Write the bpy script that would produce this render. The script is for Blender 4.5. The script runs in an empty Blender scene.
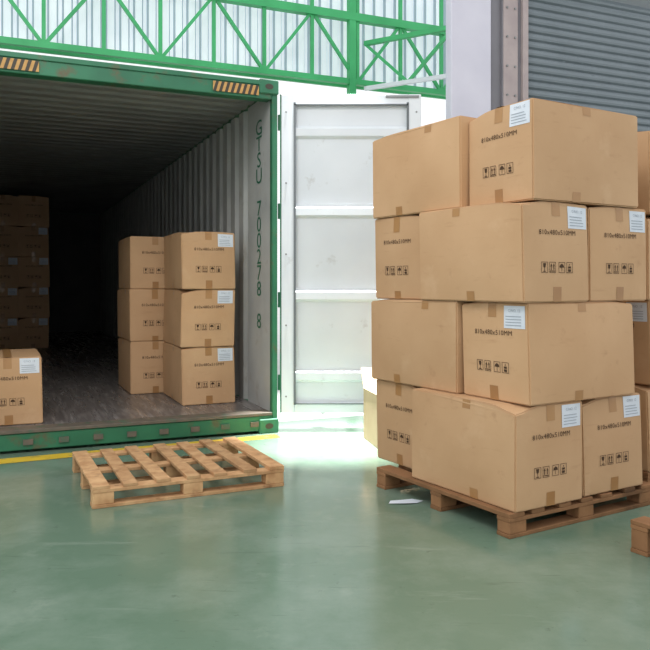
import bpy, bmesh, math, random
from mathutils import Vector, Matrix
random.seed(7)
scene = bpy.context.scene
try:
    scene.view_settings.view_transform = 'Standard'
    scene.view_settings.look = 'None'
except Exception: pass

def lin(c):
    return tuple(((v/255)/12.92 if v/255<=0.04045 else ((v/255+0.055)/1.055)**2.4) for v in c)+(1.0,)

# ------------------------------------------------------------ materials
def mat(name, col, col2=None, scale=4.0, rough=0.6, metal=0.0, bump=0.0, bscale=60, stretch=(1,1,1),
        island=0.0, objrand=0.0, dirt=None, dscale=2.0, dlo=0.55, dhi=0.75, spec=0.5, detail=5, rvar=0.0, emis=0.0, streaks=None):
    m = bpy.data.materials.new(name); m.use_nodes = True
    nt = m.node_tree; N = nt.nodes; L = nt.links
    b = N['Principled BSDF']
    b.inputs['Roughness'].default_value = rough
    b.inputs['Metallic'].default_value = metal
    if 'Specular IOR Level' in b.inputs: b.inputs['Specular IOR Level'].default_value = spec
    tc = N.new('ShaderNodeTexCoord'); mp = N.new('ShaderNodeMapping')
    mp.inputs['Scale'].default_value = stretch
    L.new(tc.outputs['Object'], mp.inputs['Vector'])
    vec = mp.outputs['Vector']
    if objrand or island:
        add = N.new('ShaderNodeVectorMath'); add.operation = 'ADD'
        oi = N.new('ShaderNodeObjectInfo')
        ml = N.new('ShaderNodeVectorMath'); ml.operation = 'SCALE'; ml.inputs['Scale'].default_value = 37
        cmb = N.new('ShaderNodeCombineXYZ')
        for i in range(3): L.new(oi.outputs['Random'], cmb.inputs[i])
        L.new(cmb.outputs[0], ml.inputs[0]); L.new(vec, add.inputs[0]); L.new(ml.outputs[0], add.inputs[1])
        vec = add.outputs[0]
    nz = N.new('ShaderNodeTexNoise'); nz.inputs['Scale'].default_value = scale; nz.inputs['Detail'].default_value = detail
    L.new(vec, nz.inputs['Vector'])
    mr = N.new('ShaderNodeMapRange'); mr.inputs['From Min'].default_value = .3; mr.inputs['From Max'].default_value = .7
    L.new(nz.outputs['Fac'], mr.inputs['Value'])
    mx = N.new('ShaderNodeMix'); mx.data_type = 'RGBA'
    mx.inputs['A'].default_value = lin(col); mx.inputs['B'].default_value = lin(col2 or col)
    L.new(mr.outputs['Result'], mx.inputs['Factor'])
    out = mx.outputs['Result']
    def overlay(out, vec, sc, lo, hi, color, strength=1.0):
        n2 = N.new('ShaderNodeTexNoise'); n2.inputs['Scale'].default_value = sc; n2.inputs['Detail'].default_value = 8
        n2.inputs['Roughness'].default_value = .65
        L.new(vec, n2.inputs['Vector'])
        m2 = N.new('ShaderNodeMapRange'); m2.inputs['From Min'].default_value = lo; m2.inputs['From Max'].default_value = hi
        m2.inputs['To Max'].default_value = strength
        L.new(n2.outputs['Fac'], m2.inputs['Value'])
        x2 = N.new('ShaderNodeMix'); x2.data_type = 'RGBA'
        L.new(m2.outputs['Result'], x2.inputs['Factor']); L.new(out, x2.inputs['A']); x2.inputs['B'].default_value = lin(color)
        return x2.outputs['Result']
    if dirt: out = overlay(out, vec, dscale, dlo, dhi, dirt)
    for (rot, st, sc, lo, hi, color, stg) in (streaks or []):
        m3 = N.new('ShaderNodeMapping'); m3.inputs['Scale'].default_value = st; m3.inputs['Rotation'].default_value=(0,0,rot)
        L.new(vec if objrand else tc.outputs['Object'], m3.inputs['Vector'])
        out = overlay(out, m3.outputs['Vector'], sc, lo, hi, color, stg)
    if island or objrand:
        hs = N.new('ShaderNodeHueSaturation')
        r = N.new('ShaderNodeMapRange')
        a = island or objrand
        r.inputs['To Min'].default_value = 1-a; r.inputs['To Max'].default_value = 1+a
        if island:
            g = N.new('ShaderNodeNewGeometry'); L.new(g.outputs['Random Per Island'], r.inputs['Value'])
        else:
            L.new(oi.outputs['Random'], r.inputs['Value'])
        L.new(r.outputs['Result'], hs.inputs['Value']); L.new(out, hs.inputs['Color']); out = hs.outputs['Color']
    L.new(out, b.inputs['Base Color'])
    if emis:
        L.new(out, b.inputs['Emission Color']); b.inputs['Emission Strength'].default_value = emis
    if rvar:
        r3 = N.new('ShaderNodeMapRange'); r3.inputs['From Min'].default_value=.3; r3.inputs['From Max'].default_value=.7
        r3.inputs['To Min'].default_value = max(0.02, rough-rvar); r3.inputs['To Max'].default_value = rough+rvar
        L.new(nz.outputs['Fac'], r3.inputs['Value']); L.new(r3.outputs['Result'], b.inputs['Roughness'])
    if bump:
        n3 = N.new('ShaderNodeTexNoise'); n3.inputs['Scale'].default_value = bscale; n3.inputs['Detail'].default_value = 3
        L.new(vec, n3.inputs['Vector'])
        bp = N.new('ShaderNodeBump'); bp.inputs['Strength'].default_value = bump; bp.inputs['Distance'].default_value = .01
        L.new(n3.outputs['Fac'], bp.inputs['Height']); L.new(bp.outputs['Normal'], b.inputs['Normal'])
    return m

M_card  = mat('cardboard', (204,166,127), (193,154,115), scale=2.2, rough=.65, objrand=.05, bump=.35, bscale=6, spec=.3,
   streaks=[(0,(1,1,1),9,.62,.74,(168,128,92),.4),(0,(2,2,14),2.2,.6,.72,(176,136,98),.35),(0,(1,1,1),3,.58,.75,(216,182,146),.5)])
M_cardin= mat('cardboard_inner', (206,182,150), (192,166,134), scale=3, rough=.8, spec=.2)
M_ink   = mat('print_ink', (84,66,52), rough=.8, spec=.1)
M_seam  = mat('seam_dark', (92,66,44), rough=.9, spec=.1)
M_tape  = mat('packing_tape', (180,136,88), (164,120,76), scale=8, rough=.3, spec=.5)
M_label = mat('paper_label', (222,228,236), (210,218,228), scale=20, rough=.6)
M_lblink= mat('label_ink', (160,168,178), rough=.7)
M_wood  = mat('pallet_wood', (210,170,126), (178,134,94), scale=5, rough=.8, stretch=(3,3,3), island=.18, dirt=(120,84,58), dscale=3, dlo=.55, dhi=.8, bump=.2, bscale=50, spec=.2)
M_woodn = mat('pallet_wood_brown', (156,114,80), (120,88,60), scale=5, rough=.8, island=.22, dirt=(80,58,42), dscale=3, bump=.2, spec=.2)
M_green = mat('green_paint', (48,120,86), (38,100,72), scale=3, rough=.5, dirt=(96,84,60), dscale=5, dlo=.56, dhi=.7)
M_truss = mat('truss_green', (70,188,116), (56,166,100), scale=2, rough=.45)
M_cwall = mat('container_wall_grey', (182,184,180), (166,168,166), scale=3, rough=.5, dirt=(140,132,122), dscale=4, dlo=.6, dhi=.8)
M_cend  = mat('container_end_shade', (84,84,82), (72,72,72), scale=3, rough=.7)  # end wall colour darkened to paint in the shade of the deep interior
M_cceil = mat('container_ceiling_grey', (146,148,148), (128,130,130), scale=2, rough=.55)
M_cfloor= mat('container_plywood', (124,118,115), (94,88,86), scale=3, rough=.3, stretch=(6,.6,1), dirt=(160,154,150), dscale=5, dlo=.5, dhi=.72, rvar=.1)
M_cout  = mat('container_outer_green', (40,112,80), (34,96,70), scale=3, rough=.55)
M_door  = mat('door_grey_white', (224,229,233), (211,217,222), scale=1.6, rough=.45, dirt=(176,176,174), dscale=6, dlo=.62, dhi=.8)
M_gasket= mat('door_gasket', (104,110,114), rough=.6)
M_yel   = mat('hazard_orange', (200,156,92), (180,136,76), scale=20, rough=.6)
M_blk   = mat('hazard_and_gap_black', (62,56,46), rough=.6)
M_txtg  = mat('marking_green', (30,104,76), rough=.5)
M_line  = mat('yellow_floor_paint', (226,192,58), (208,172,44), scale=5, rough=.5, dirt=(120,120,80), dscale=9, dlo=.55, dhi=.7)
M_steel = mat('galvanised_steel', (150,152,152), (126,128,128), scale=9, rough=.4, metal=.6)
M_rust  = mat('rusty_plate', (112,100,88), (90,86,76), scale=12, rough=.6, dirt=(60,110,84), dscale=6)
M_floor = mat('green_epoxy', (110,133,114), (98,123,104), scale=.9, rough=.19, dirt=(133,151,136), dscale=1.3, dlo=.45, dhi=.75, rvar=.08, spec=.6,
   streaks=[(.5,(1,5,1),1.3,.62,.74,(152,166,152),.4),(-.6,(1,7,1),1.9,.62,.72,(80,100,85),.35),(1.2,(1,14,1),1.9,.63,.68,(78,97,83),.4),(0,(1,1,1),14,.63,.71,(84,101,88),.55),(.1,(1,1,1),3.1,.6,.75,(152,166,152),.4),(.3,(1,1,1),.8,.55,.7,(88,109,93),.5)])
M_conc  = mat('bright_concrete', (232,232,230), (222,222,220), scale=2, rough=.8)
M_colw  = mat('white_painted_column', (212,210,222), (200,198,212), scale=2, rough=.6)
M_colg  = mat('grey_frame', (128,126,132), (116,114,120), scale=3, rough=.6)
M_guide = mat('beige_guide_rail', (178,164,162), (162,148,148), scale=6, rough=.5)
M_shut  = mat('shutter_grey', (120,130,136), (110,120,126), scale=2, rough=.4, metal=.1)
M_clad  = mat('cladding_white_glow', (226,232,238), (210,218,226), scale=1.5, rough=.6, emis=.48)  # emission stands in for daylight coming through the sheet
M_slopec = mat('cladding_slope_glow', (172,186,196), (158,174,184), scale=1.5, rough=.6, emis=.25)  # darker tone on the rib slopes, backlight put in as emission
M_pipe  = mat('white_pipe', (226,232,236), rough=.5)

# ------------------------------------------------------------ mesh builder
class MB:
    def __init__(s): s.bm = bmesh.new(); s.mats = []
    def mi(s, m):
        if m not in s.mats: s.mats.append(m)
        return s.mats.index(m)
    def box(s, lo, hi, m, M=None, bevel=0):
        lo, hi = Vector(lo), Vector(hi)
        t = bmesh.new()
        bmesh.ops.create_cube(t, size=1)
        for v in t.verts:
            v.co = Vector([lo[i]+(v.co[i]+.5)*(hi[i]-lo[i]) for i in range(3)])
        if bevel: bmesh.ops.bevel(t, geom=t.edges[:], offset=bevel, segments=1, affect='EDGES')
        s.merge(t, m, M); t.free()
    def merge(s, t, m, M=None):
        k = s.mi(m); mp = {}
        for v in t.verts: mp[v] = s.bm.verts.new((M @ v.co) if M else v.co)
        for f in t.faces:
            try:
                nf = s.bm.faces.new([mp[v] for v in f.verts]); nf.material_index = k
            except ValueError: pass
    def mesh(s, me, m, M=None):
        t = bmesh.new(); t.from_mesh(me); s.merge(t, m, M); t.free()
    def poly(s, pts, m):
        f = s.bm.faces.new([s.bm.verts.new(p) for p in pts]); f.material_index = s.mi(m); return f
    def grid(s, o, u, v, nu, nv, m):
        o,u,v = Vector(o),Vector(u),Vector(v); k = s.mi(m)
        V = [[s.bm.verts.new(o+u*(i/nu)+v*(j/nv)) for j in range(nv+1)] for i in range(nu+1)]
        for i in range(nu):
            for j in range(nv):
                f = s.bm.faces.new((V[i][j],V[i+1][j],V[i+1][j+1],V[i][j+1])); f.material_index = k
    def beam(s, a, b, w, m, h=None):
        a,b = Vector(a),Vector(b); d = b-a; l = d.length; h = h or w
        q = d.to_track_quat('Z','Y').to_matrix().to_4x4()
        s.box((-w/2,-h/2,0),(w/2,h/2,l), m, Matrix.Translation(a) @ q)
    def cyl(s, a, b, r, m, seg=12):
        a,b = Vector(a),Vector(b); d=b-a
        t = bmesh.new(); bmesh.ops.create_cone(t, cap_ends=True, segments=seg, radius1=r, radius2=r, depth=d.length)
        s.merge(t, m, Matrix.Translation((a+b)/2) @ d.to_track_quat('Z','Y').to_matrix().to_4x4()); t.free()
    def data(s, name, smooth=False):
        me = bpy.data.meshes.new(name); s.bm.to_mesh(me); s.bm.free()
        for m in s.mats: me.materials.append(m)
        return me
    def obj(s, name, loc=(0,0,0), rz=0, parent=None):
        o = bpy.data.objects.new(name, s.data(name)); scene.collection.objects.link(o)
        o.location = loc; o.rotation_euler = (0,0,rz)
        if parent: o.parent = parent
        return o

def text_mesh(txt, size, space=1.0):
    c = bpy.data.curves.new('t','FONT'); c.body = txt; c.size = size; c.align_x='CENTER'; c.align_y='CENTER'
    c.resolution_u = 3; c.space_character = space
    o = bpy.data.objects.new('t', c); scene.collection.objects.link(o)
    bpy.context.view_layer.update()
    dg = bpy.context.evaluated_depsgraph_get()
    me = bpy.data.meshes.new_from_object(o.evaluated_get(dg))
    bpy.data.objects.remove(o); bpy.data.curves.remove(c)
    return me

def empty(name, loc, rz):
    e = bpy.data.objects.new(name, None); scene.collection.objects.link(e)
    e.location = loc; e.rotation_euler = (0,0,rz); e.empty_display_size=.1
    return e

# ------------------------------------------------------------ cardboard box template
BW, BL, BH = .485, .815, .513
TXT = text_mesh('810x480x510MM', .036, 1.08)
LTX = text_mesh('C/NO. 12', .02)
def box_template(name, seed, label=True, sidetape=True):
    rnd = random.Random(seed)
    mb = MB()
    t = bmesh.new(); bmesh.ops.create_cube(t, size=1)
    for v in t.verts: v.co = Vector((v.co.x*BW, v.co.y*BL, (v.co.z+.5)*BH))
    bmesh.ops.bevel(t, geom=t.edges[:], offset=.007, segments=2, affect='EDGES')
    big = [f for f in t.faces if f.calc_area()>.1]
    edges = list({e for f in big for e in f.edges})
    bmesh.ops.subdivide_edges(t, edges=edges, cuts=11, use_grid_fill=True)
    mb.merge(t, M_card); t.free()
    e = .0012
    z = BH+e
    mb.grid((-.002,-BL/2+.006,z),(.004,0,0),(0,BL-.012,0),1,10,M_seam)
    mb.grid((-.03,-BL/2+.002,z+e),(.06,0,0),(0,BL-.004,0),2,12,M_tape)
    for sgn in (-1,1):
        R = Matrix.Rotation(0 if sgn<0 else math.pi,4,'Z')
        def P(x,zz,d=e): return R @ Vector((x,-BL/2-d,zz))
        def G(x0,x1,z0,z1,m,d=e):
            o=P(x0,z0,d); mb.grid(o, P(x1,z0,d)-o, P(x0,z1,d)-o, 2,2,m)
        G(-.03,.03,BH-.07-rnd.random()*.03,BH-.003,M_tape)
        G(-.03,.03,.003,.05+rnd.random()*.04,M_tape)
        A = Matrix.Translation(P(.005,.355,2.4*e)) @ R @ Matrix.Rotation(math.pi/2,4,'X')
        mb.mesh(TXT, M_ink, A)
        y0=.15; s=.046
        D=2.2*e
        for k in range(4):
            cx = -.095+k*.058 + (.01 if k>1 else 0)
            w=.0025
            G(cx-s/2,cx+s/2,y0,y0+w,M_ink,D); G(cx-s/2,cx+s/2,y0+s*1.2-w,y0+s*1.2,M_ink,D)
            G(cx-s/2,cx-s/2+w,y0,y0+s*1.2,M_ink,D); G(cx+s/2-w,cx+s/2,y0,y0+s*1.2,M_ink,D)
            def tri(*pts):
                mb.poly([P(cx+a*s,y0+b*s*1.2,D) for a,b in pts], M_ink)
            if k==0:
                tri((-.22,.88),(.22,.88),(.16,.55),(0,.42),(-.16,.55)); tri((-.03,.45),(.03,.45),(.03,.18),(-.03,.18)); tri((-.2,.18),(.2,.18),(.2,.1),(-.2,.1))
            elif k==1:
                for q in (-.2,.2):
                    tri((q-.14,.6),(q+.14,.6),(q,.88)); tri((q-.05,.6),(q+.05,.6),(q+.05,.25),(q-.05,.25))
                tri((-.4,.2),(.4,.2),(.4,.12),(-.4,.12))
            elif k==2:
                tri((-.36,.5),(.36,.5),(.26,.74),(0,.86),(-.26,.74)); tri((-.03,.5),(.03,.5),(.03,.12),(-.03,.12))
            else:
                tri((-.22,.35),(.22,.35),(.22,.12),(-.22,.12)); tri((-.22,.62),(.22,.62),(.22,.42),(-.22,.42)); tri((-.1,.7),(.1,.7),(0,.88))
        if label and sgn<0:
            lx1=BW/2-.004-rnd.random()*.02; lx0=lx1-.14; lz1=BH-.006-rnd.random()*.012; lz0=lz1-.115
            G(lx0,lx1,lz0,lz1,M_label,1.6*e)
            mb.mesh(LTX, M_lblink, Matrix.Translation(P((lx0+lx1)/2,lz1-.025,3*e)) @ R @ Matrix.Rotation(math.pi/2,4,'X'))
            for q in range(4): G(lx0+.012,lx1-.02-.02*rnd.random(),lz0+.014+q*.015,lz0+.018+q*.015,M_lblink,3*e)
    if sidetape:
        for sgn in (-1,1):
            yy = rnd.uniform(-.14,.14)
            for z0,z1 in ((.003,.055),(BH-.05,BH-.004)):
                if z0>.1: yy = rnd.uniform(-.14,.14)
                x = sgn*(BW/2+e)
                mb.grid((x,yy-.03,z0),(0,.06,0),(0,0,z1-z0),2,2,M_tape)
    A1,A2 = rnd.uniform(.006,.013), rnd.uniform(.004,.01); sx,sy = rnd.uniform(-.013,.013),rnd.uniform(-.012,.012)
    cr=[(rnd.choice((-1,1)),rnd.choice((-1,1)),rnd.uniform(.006,.016)) for _ in range(3)]
    ph=rnd.uniform(0,6); ph2=rnd.uniform(0,6)
    for v in mb.bm.verts:
        x,y,z = v.co; X,Y,Z = x/(BW/2), y/(BL/2), z/(BH/2)-1
        bx = A1*X*max(0,1-Y*Y)*max(0,1-Z*Z); by = A2*Y*max(0,1-X*X)*max(0,1-Z*Z)
        v.co.x += bx + sx*(z/BH-.5) + .003*math.sin(5*y+ph); v.co.y += by + sy*(z/BH-.5) + .003*math.sin(7*x+ph2)
        for (cxs,cys,am) in cr:
            d2=(X-cxs)**2*6+(Y-cys)**2*14+(Z-1)**2*5
            v.co.z -= am*math.exp(-d2)
    return mb.data(name)
BT = [box_template('carton_mesh_%d'%i, 11+i, label=(i<4), sidetape=True) for i in range(6)]
nbox=0
def put_box(frame, x, y, z, rot=0, v=None, dz=0, name='cardboard_box'):
    global nbox
    w,l = (BW,BL) if rot in (0,180) else (BL,BW)
    ox,oy,yaw = frame
    cx,cy = x+w/2, y+l/2
    X = ox+cx*math.cos(yaw)-cy*math.sin(yaw); Y = oy+cx*math.sin(yaw)+cy*math.cos(yaw)
    o = bpy.data.objects.new(name, BT[(nbox if v is None else v)%len(BT)]); scene.collection.objects.link(o)
    o.location=(X,Y,z); o.rotation_euler=(0,0,yaw+math.radians(rot)+dz)
    nbox+=1
    return o

# ------------------------------------------------------------ pallets
def pallet(name, L, W, loc, rz, m, nd=7, h=.118, sw=.09, rnd_seed=0, bw=.09):
    r = random.Random(rnd_seed); mb=MB()
    t=.02; hb=h-3*t
    for i in range(nd):
        w = sw*(1.15 if i in (0,nd-1) else 1)
        x0 = (L-w)*i/(nd-1) + (r.uniform(-.012,.012) if 0<i<nd-1 else 0)
        a = r.uniform(-.015,.015)
        M = Matrix.Translation((x0+w/2,W/2,0)) @ Matrix.Rotation(a if 0<i<nd-1 else 0,4,'Z')
        mb.box((-w/2,-W/2,h-t+.0005),(w/2,W/2,h+r.uniform(-.002,.003)), m, M, bevel=.002)
    for j in range(3):
        y0 = (W-bw)*j/2
        mb.box((0,y0,h-2*t+.0003),(L,y0+bw,h-t-.0003), m, bevel=.002)
        for i in range(3):
            x0=(L-.12)*i/2
            mb.box((x0+.002,y0+.002,t),(x0+.118,y0+bw-.002,h-2*t), m, bevel=.003)
        mb.box((0,y0,0),(L,y0+bw,t-.0005), m, bevel=.002)
    return mb.obj(name, loc, rz)

# ------------------------------------------------------------ main stack
YS = math.radians(31.4)
S = (.925,3.65,YS)
PH=.118
pallet('wooden_pallet', 1.12, 1.12, (.90,3.635,0), YS, M_woodn, nd=7, h=PH, rnd_seed=2)
def layerA(F, z, sh, rec=.0, vs=(0,1,2)):
    put_box(F, sh, 0, z, 0, vs[0], .004)
    put_box(F, sh+.505, .01, z, 0, vs[1], -.004)
    put_box(F, sh+rec, .835, z, -90, vs[2], .0)
def layerB(F, z, sh, vs=(0,1,2), d0=-.004, d1=.012, o1=-.03):
    put_box(F, sh, 0, z, -90, vs[0], d0)
    put_box(F, sh+o1, .51, z, 0, 4, d1)
    put_box(F, sh+o1+.525, .51, z, 0, vs[2], 0)
H=BH+.002
layerA(S, PH+.004, 0.01, .10, (0,1,5))
layerB(S, PH+.004+H, .105, (2,5,3))
layerA(S, PH+.004+2*H, .06, .045, (3,2,4))
layerB(S, PH+.004+3*H, .145, (1,5,0), -.02, .03, -.055)
c,s_ = math.cos(YS), math.sin(YS)
def fr(x,y): return (S[0]+x*c-y*s_, S[1]+x*s_+y*c, YS)
S2 = fr(1.27,.16)
pallet('wooden_pallet', 1.12, 1.10, (S2[0],S2[1],0), YS, M_woodn, nd=7, h=PH, rnd_seed=5)
layerA(S2, PH+.004, 0, .05, (1,0,5)); layerB(S2, PH+.004+H, .03, (2,5,3))
layerA(S2, PH+.004+2*H, .0, .05, (0,2,4)); layerB(S2, PH+.004+3*H, .02, (4,5,0))
pw=1.1
pallet('wooden_pallet', 1.12, pw, (1.42+ pw*math.sin(YS), 3.47-pw*math.cos(YS), 0), YS, M_woodn, nd=7, h=.15, rnd_seed=9)
YC = math.radians(23.3)
pallet('wooden_pallet', 1.14, .97, (-1.285,4.12,0), math.radians(25.0), M_wood, nd=7, h=.125, sw=.082, rnd_seed=4)

# ------------------------------------------------------------ shipping container
C = (-.40, 6.29)
CONT = empty('shipping_container', (C[0],C[1],0), YC)
W_,LEN,HT = 2.44, 12.2, 2.95
FZ=.17
def cfr(x,y): return (C[0]+x*math.cos(YC)-y*math.sin(YC), C[1]+x*math.sin(YC)+y*math.cos(YC), YC)
def corr(a0, a1, pitch, depth, place, m, mb, e0, e1, m2=None):
    pts=[]; n=int((a1-a0)/pitch); pitch=(a1-a0)/n
    for i in range(n):
        for f,d in [(0,0),(.25,0),(.375,1),(.625,1),(.75,0)][(0 if i==0 else 1):]:
            pts.append((a0+(i+f)*pitch, d*depth))
    pts.append((a1,0))
    k=mb.mi(m); k2=mb.mi(m2) if m2 else k
    V=[(mb.bm.verts.new(place(a,d,e0)),mb.bm.verts.new(place(a,d,e1))) for a,d in pts]
    for i in range(len(V)-1):
        f=mb.bm.faces.new((V[i][0],V[i+1][0],V[i+1][1],V[i][1])); f.material_index=k if pts[i][1]==pts[i+1][1] else k2
mb=MB(); corr(.60,LEN-.1,.278,.036,lambda a,d,e:(-.05+d,a,e),M_cwall,mb,FZ,HT-.08)
mb.poly([(-.05,.05,FZ),(-.05,.05,HT-.08),(-.05,.60,HT-.08),(-.05,.60,FZ)],M_cwall)
mb.obj('side_wall_right',parent=CONT)
mb=MB(); corr(.12,LEN-.1,.278,.036,lambda a,d,e:(-.008+0*d,a,e),M_cout,mb,FZ,HT-.08); mb.obj('side_cladding_right',parent=CONT)
mb=MB(); corr(.12,LEN-.1,.278,.036,lambda a,d,e:(-W_+.05-d,a,e),M_cwall,mb,FZ,HT-.08)
mb.obj('side_wall_left',parent=CONT)
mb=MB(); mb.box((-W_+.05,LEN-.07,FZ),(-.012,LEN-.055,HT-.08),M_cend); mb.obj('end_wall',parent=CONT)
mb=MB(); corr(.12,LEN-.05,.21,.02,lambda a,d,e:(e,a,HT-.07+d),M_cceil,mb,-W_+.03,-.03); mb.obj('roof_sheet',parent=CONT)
mb=MB(); 
nb=9
for i in range(nb):
    x0=-W_+.05+(W_-.1)*i/nb; mb.box((x0+.001,.16,FZ-.03),(x0+(W_-.1)/nb-.001,LEN-.06,FZ), M_cfloor)
mb.box((-W_+.05,.1,FZ-.034),(-.05,LEN-.06,FZ-.031),M_blk)
mb.obj('plywood_floor',parent=CONT)
mb=MB()
for x0,x1 in ((-W_,-W_+.055),(-.048,0)):
    mb.box((x0,0,.0),(x1,.14,HT),M_green,bevel=.006)
    mb.box((x0,LEN-.1,0),(x1,LEN,HT),M_green)
mb.box((-W_+.05,.0,2.80),(-.05,.12,HT-.01),M_green,bevel=.006)
mb.box((-W_+.05,-.012,HT-.04),(-.05,.10,HT+.0),M_green,bevel=.004)
mb.box((-W_+.05,.0,.02),(-.05,.13,FZ-.025),M_green,bevel=.006)
mb.box((-W_+.05,.135,.0),(-.05,.16,FZ-.004),M_green)
for x0 in (-W_,-.048):
    mb.box((x0,.13,.02),(x0+.048,LEN-.1,FZ),M_green)
    mb.box((x0,.13,HT-.08),(x0+.048,LEN-.1,HT),M_green)
mb.box((-W_+.05,LEN-.05,.0),(-.05,LEN,HT),M_cout)
mb.obj('steel_frame',parent=CONT)
mb=MB()
for x0 in (-W_-.005,-.165):
    for z0 in (0,HT-.11):
        mb.box((x0,-.02,z0),(x0+.17,.15,z0+.12),M_green,bevel=.008)
        t=bmesh.new(); bmesh.ops.create_circle(t,cap_ends=True,segments=20,radius=.03)
        mb.merge(t,M_blk,Matrix.Translation((x0+.085,-.0215,z0+.06))@Matrix.Rotation(math.pi/2,4,'X')@Matrix.Diagonal((1.2,.8,1,1))); t.free()  # flat dark oval paints the shaded hole of the casting
mb.obj('corner_castings',parent=CONT)
mb=MB(); mb.box((-W_+.055,-.01,FZ-.024),(-.05,.16,FZ+.002),M_rust,bevel=.003)
for i in range(9):
    x=-W_+.2+i*.25; mb.box((x,-.014,.06),(x+.07,-.001,.10),M_rust)
mb.obj('threshold_plate',parent=CONT)
mb=MB()
for x0,x1 in ((-.56,-.17),(-2.27,-1.88)):
    z0,z1=2.82,2.90; y=-.0145
    mb.poly([(x0,y,z0),(x1,y,z0),(x1,y,z1),(x0,y,z1)],M_yel)
    n=8; d=(x1-x0)/n
    for i in range(n):
        a=x0+i*d; k=.5*d
        mb.poly([(a,y-.001,z0),(a+k,y-.001,z0),(min(a+k+d*.5,x1),y-.001,z1),(a+d*.5,y-.001,z1)],M_blk)
mb.obj('hazard_stripes',parent=CONT)
mb=MB()
for i,ch in enumerate('GTSU 700278 8'):
    if ch==' ': continue
    tm=text_mesh(ch,.19)
    A=Matrix.Translation((-.053,.34,2.62-i*.142)) @ Matrix.Rotation(-math.pi/2,4,'Z') @ Matrix.Rotation(math.pi/2,4,'X') @ Matrix.Diagonal((1.35,1,1,1))
    mb.mesh(tm,M_txtg,A)
mb.obj('serial_marking',parent=CONT)
def door(name, mirror):
    mb=MB(); w=1.18; z0,z1=.16,2.85; T=.05
    sw_=.11
    mb.box((0,0,z0),(sw_,T,z1),M_door,bevel=.005); mb.box((w-sw_,0,z0),(w,T,z1),M_door,bevel=.005)
    mb.box((sw_,0.002,z1-.09),(w-sw_,T,z1),M_door,bevel=.004); mb.box((sw_,0.002,z0),(w-sw_,T,z0+.08),M_door,bevel=.004)
    ribs=[.47,1.15,1.86,2.53]
    prof=[(z0+.08,.034)]
    for r in ribs:
        prof+=[(r-.055,.036),(r-.03,.004),(r+.03,.004),(r+.055,.036)]
    prof.append((z1-.09,.034))
    k=mb.mi(M_door)
    V=[(mb.bm.verts.new((sw_,y,z)),mb.bm.verts.new((w-sw_,y,z))) for z,y in prof]
    for i in range(len(V)-1):
        f=mb.bm.faces.new((V[i][0],V[i][1],V[i+1][1],V[i+1][0])); f.material_index=k
    mb.box((sw_,T-.006,z0+.08),(w-sw_,T,z1-.09),M_cout)
    g=.012
    mb.box((sw_-.006,-.006,z0+.07),(sw_+g,.01,z1-.07),M_gasket); mb.box((w-sw_-g,-.006,z0+.07),(w-sw_+.006,.01,z1-.07),M_gasket)
    mb.box((sw_,-.006,z1-.095),(w-sw_,.01,z1-.083),M_gasket); mb.box((sw_,-.006,z0+.073),(w-sw_,.01,z0+.085),M_gasket)
    mb.box((-.012,.01,z0),(0,T,z1),M_green)
    for zz in (.3,.9,1.5,2.1,2.7):
        for xx in (.04,w-.04):
            mb.cyl((xx,-.004,zz),(xx,.004,zz),.008,M_steel,8)
    for xx in (.35,.85):
        mb.cyl((xx,T+.04,.14),(xx,T+.04,z1),.017,M_steel)
        for zz in (.3,1.0,1.7,2.5): mb.box((xx-.04,T,zz),(xx+.04,T+.06,zz+.05),M_steel)
        mb.box((xx-.02,T+.055,1.2),(xx+.3,T+.075,1.24),M_steel)
    for zz in (.35,1.05,1.8,2.55):
        mb.cyl((-.018,.03,zz),(-.018,.03,zz+.13),.014,M_green)
    mb.box((w-.3,-.012,z1-.03),(w-.02,.0,z1-.012),M_steel)
    if mirror:
        for v in mb.bm.verts: v.co.x*=-1
        bmesh.ops.reverse_faces(mb.bm, faces=mb.bm.faces[:])
    return mb
door('r',False).obj('door_leaf_right',(.03,-.01,0),-YC,parent=CONT)
door('l',True).obj('door_leaf_left',(-W_-.035,-.02,0),math.radians(12),parent=CONT)

z=FZ+.003
F1=cfr(0,0)
def put_world(corner,z,v=None,dz=0): return put_box((corner[0],corner[1],YC),0,0,z,0,v,dz)
for k in range(3):
    put_world((-1.265+.004*k,6.58-.01*k), z+k*H, [2,0,3][k], [.01,-.01,.0][k])
    put_world((-1.895-.006*(k==1),7.26), z+k*H, [5,4,5][k], [0,.01,-.006][k])
put_world((-2.633,5.575), z, 1, 0)
for cidx,(cx,cy) in enumerate([(-1.90,7.6),(-2.385,7.6),(-1.90,8.45),(-2.385,8.45)]):
    for k in range(5):
        put_box(F1, cx+.006*((k*7)%3), cy, z+k*H, 0, (cidx+k)%6)

# ------------------------------------------------------------ open carton behind the stack
mb=MB(); w,l,h,t=.44,.42,.40,.006
mb.box((0,0,0),(w,l,t),M_cardin)
mb.box((0,0,t),(t,l,h),M_cardin); mb.box((w-t,0,t),(w,l,h),M_cardin)
mb.box((t,0,t),(w-t,t,h),M_cardin); mb.box((t,l-t,t),(w-t,l,h),M_cardin)
def flapbox(M,wid,dep): mb.box((0,0,0),(wid,dep,t),M_cardin,M)
flapbox(Matrix.Translation((0,l,h))@Matrix.Rotation(math.pi*1.5,4,'Z')@Matrix.Rotation(math.pi,4,'X')@Matrix.Rotation(math.radians(-140),4,'X'),l,.18)
flapbox(Matrix.Translation((w,0,h))@Matrix.Rotation(math.pi*.5,4,'Z')@Matrix.Rotation(math.radians(200),4,'X'),l,.18)
flapbox(Matrix.Translation((0,0,h))@Matrix.Rotation(math.radians(230),4,'X'),w,.18)
flapbox(Matrix.Translation((0,l,h))@Matrix.Rotation(math.radians(60),4,'X'),w,.18)
mb.obj('open_cardboard_box',(.40,5.64,0.002),math.radians(12))
mb=MB()
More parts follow.
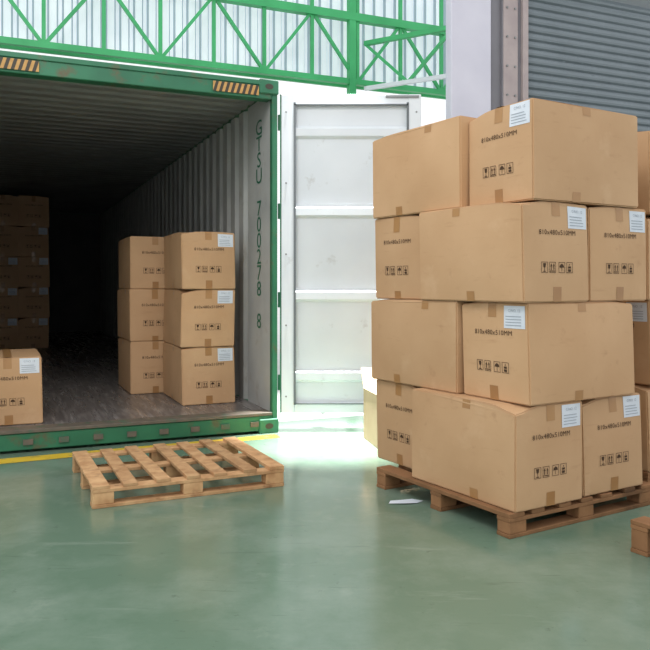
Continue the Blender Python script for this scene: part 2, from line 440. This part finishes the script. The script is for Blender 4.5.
pts=[(0,0),(.09,-.02),(.16,-.01),(.21,.04),(.15,.07),(.08,.05),(.02,.05)]
mb.poly([(x,y,.004+.004*math.sin(17*x)) for x,y in pts],M_label)
mb.obj('paper_scrap',(.36,4.22,0),.1)

# ------------------------------------------------------------ ground
mb=MB()
def cp(x,y,z=0): f=cfr(x,y); return (f[0],f[1],z)
mb.poly([cp(-9,-12),cp(9,-12),cp(9,.45),cp(-9,.45)],M_floor)
mb.obj('floor')
mb=MB(); mb.poly([cp(-20,.45,-.001),cp(20,.45,-.001),cp(20,40,-.001),cp(-20,40,-.001)],M_conc)
mb.obj('exterior_ground')
mb=MB(); mb.poly([cp(-3.2,-.35,.002),cp(-.05,-.22,.002),cp(-.05,-.09,.002),cp(-3.2,-.17,.002)],M_line); mb.obj('yellow_floor_line')

# ------------------------------------------------------------ right wall with roller shutter
def wobj(name, build, parent=None):
    mb=MB(); build(mb); f=cfr(0,.42); return mb.obj(name,(f[0],f[1],0),YC)
WZ=5.2
wobj('wall_column', lambda m:(m.box((1.96,-.05,0),(2.44,.06,WZ),M_colw,bevel=.01)))
wobj('trim_1', lambda m:(m.box((2.44,0,0),(2.60,.3,WZ),M_colg), m.box((2.585,-.03,0),(2.60,0,WZ),M_colg)))
def guide(m):
    m.box((2.60,-.04,0),(2.78,.2,WZ),M_guide,bevel=.005)
    m.box((2.78,-.02,0),(2.83,.2,WZ),M_colg); m.box((2.83,-.06,0),(2.90,.2,WZ),M_guide,bevel=.005)
    for i in range(16): 
        for xx in (2.64,2.74): m.cyl((xx,-.05,.2+i*.3),(xx,-.03,.2+i*.3),.012,M_steel,8)
wobj('trim_2', guide)
def shutter(m):
    x0,x1=2.905,6.595; p=.085; n=int(4.5/p)
    prof=[]
    for i in range(n):
        z=i*p
        prof+=[(0.0,z),(-.022,z+.018),(-.028,z+.04),(-.022,z+.062),(-.004,z+.072),(-.004,z+.084)]
    k=m.mi(M_shut)
    V=[(m.bm.verts.new((x0,.05+y,z)),m.bm.verts.new((x1,.05+y,z))) for y,z in prof]
    for i in range(len(V)-1):
        f=m.bm.faces.new((V[i][0],V[i][1],V[i+1][1],V[i+1][0])); f.material_index=k
    m.box((x0,.0,-.0),(x1,.06,.08),M_colg)
    m.box((x0,-.1,4.5),(x1,.3,4.94),M_shut)
wobj('roller_shutter', shutter)
wobj('wall_right', lambda m:(m.box((6.62,0,0),(9,.3,WZ),M_colw)))
wobj('trim_3', lambda m:(m.box((2.90,.0,4.95),(6.6,.3,WZ),M_colw)))

# ------------------------------------------------------------ truss and cladding outside
def truss(m):
    zb,zt=4.38,5.38; a0,a1=-6.2,6.4
    m.beam((a0,0,zb),(a1,0,zb),.085,M_truss); m.beam((a0,0,zt),(a1,0,zt),.12,M_truss)
    m.beam((a0,.25,zb+.0),(a1,.25,zb+.0),.05,M_truss)
    d=.76; n=int((a1-a0)/d)
    for i in range(n+1):
        x=a0+i*d
        m.beam((x,0,zb),(x,0,zt),.05,M_truss)
        if i<n:
            if i%2==0: m.beam((x,0,zb),(x+d,0,zt),.045,M_truss)
            else: m.beam((x,0,zt),(x+d,0,zb),.045,M_truss)
    m.beam((a0,0,zt+1.0),(a1,0,zt+1.0),.1,M_truss)
    for i in range(n+1):
        x=a0+i*d; m.beam((x,0,zt),(x,0,zt+1),.05,M_truss)
    m.beam((2.82,.0,0),(2.82,.0,7.2),.11,M_truss); m.beam((-6.2,0,0),(-6.2,0,7.2),.13,M_truss); m.beam((6.4,0,0),(6.4,0,7.2),.13,M_truss)
    m.beam((3.05,0,5.0),(5.2,-3.0,5.0),.07,M_truss); m.beam((3.05,0,4.3),(5.2,-3.0,4.3),.06,M_pipe)
    for i in range(5):
        a=i/5; b=(i+1)/5
        A=lambda q,z:(3.05+2.15*q,-3.0*q,z)
        m.beam(A(a,4.3 if i%2 else 5.0),A(b,5.0 if i%2 else 4.3),.045,M_truss)
mb=MB(); truss(mb); f=cfr(0,4.5); mb.obj('steel_truss',(f[0],f[1],0),YC)
mb=MB(); corr(-8,9,.19,.05,lambda a,d,e:(a,d,e),M_clad,mb,4.45,8.2,M_slopec); f=cfr(0,4.85); mb.obj('wall_exterior',(f[0],f[1],0),YC)

# ------------------------------------------------------------ light
w = bpy.data.worlds.new('World'); scene.world = w; w.use_nodes=True
bg = w.node_tree.nodes['Background']; bg.inputs[0].default_value=(.96,.98,1,1); bg.inputs[1].default_value=1.12
def area(name, loc, target, size, power, col=(1,1,1)):
    l=bpy.data.lights.new(name,'AREA'); l.energy=power; l.shape='RECTANGLE'; l.size=size[0]; l.size_y=size[1]; l.color=col
    o=bpy.data.objects.new(name,l); scene.collection.objects.link(o); o.location=loc
    o.rotation_euler=(Vector(target)-Vector(loc)).to_track_quat('-Z','Y').to_euler(); return o
def spot(name, loc, target, power, ang, soft, blend=1, col=(1,1,1)):
    sp=bpy.data.lights.new(name,'SPOT'); sp.energy=power; sp.spot_size=math.radians(ang); sp.spot_blend=blend; sp.shadow_soft_size=soft; sp.color=col
    so=bpy.data.objects.new(name,sp); scene.collection.objects.link(so); so.location=loc
    so.rotation_euler=(Vector(target)-Vector(loc)).to_track_quat('-Z','Y').to_euler()
spot('floor_glow_spot',(.05,6.18,7.0),(.10,5.95,0),16000,17,.05)  # added spot, makes the bright floor patch by the door; no skylight here
spot('daylight_standin',(.6,9.6,4.0),(.2,6.9,0),3000,50,.3)  # added spot standing in for daylight on the ground behind the door
area('bay_fill',(-1.5,1.5,5.5),(-1.0,6.5,1.0),(2,2),120,(1,.98,.95))  # unseen area fill added to brighten the container opening

# ------------------------------------------------------------ camera
cam=bpy.data.cameras.new('Camera'); co=bpy.data.objects.new('Camera',cam); scene.collection.objects.link(co)
co.location=(0,0,1.24); co.rotation_euler=(math.pi/2,0,0)
cam.sensor_width=36; cam.lens=746/650*36; cam.shift_y=-40/650; cam.clip_end=200
scene.camera=co
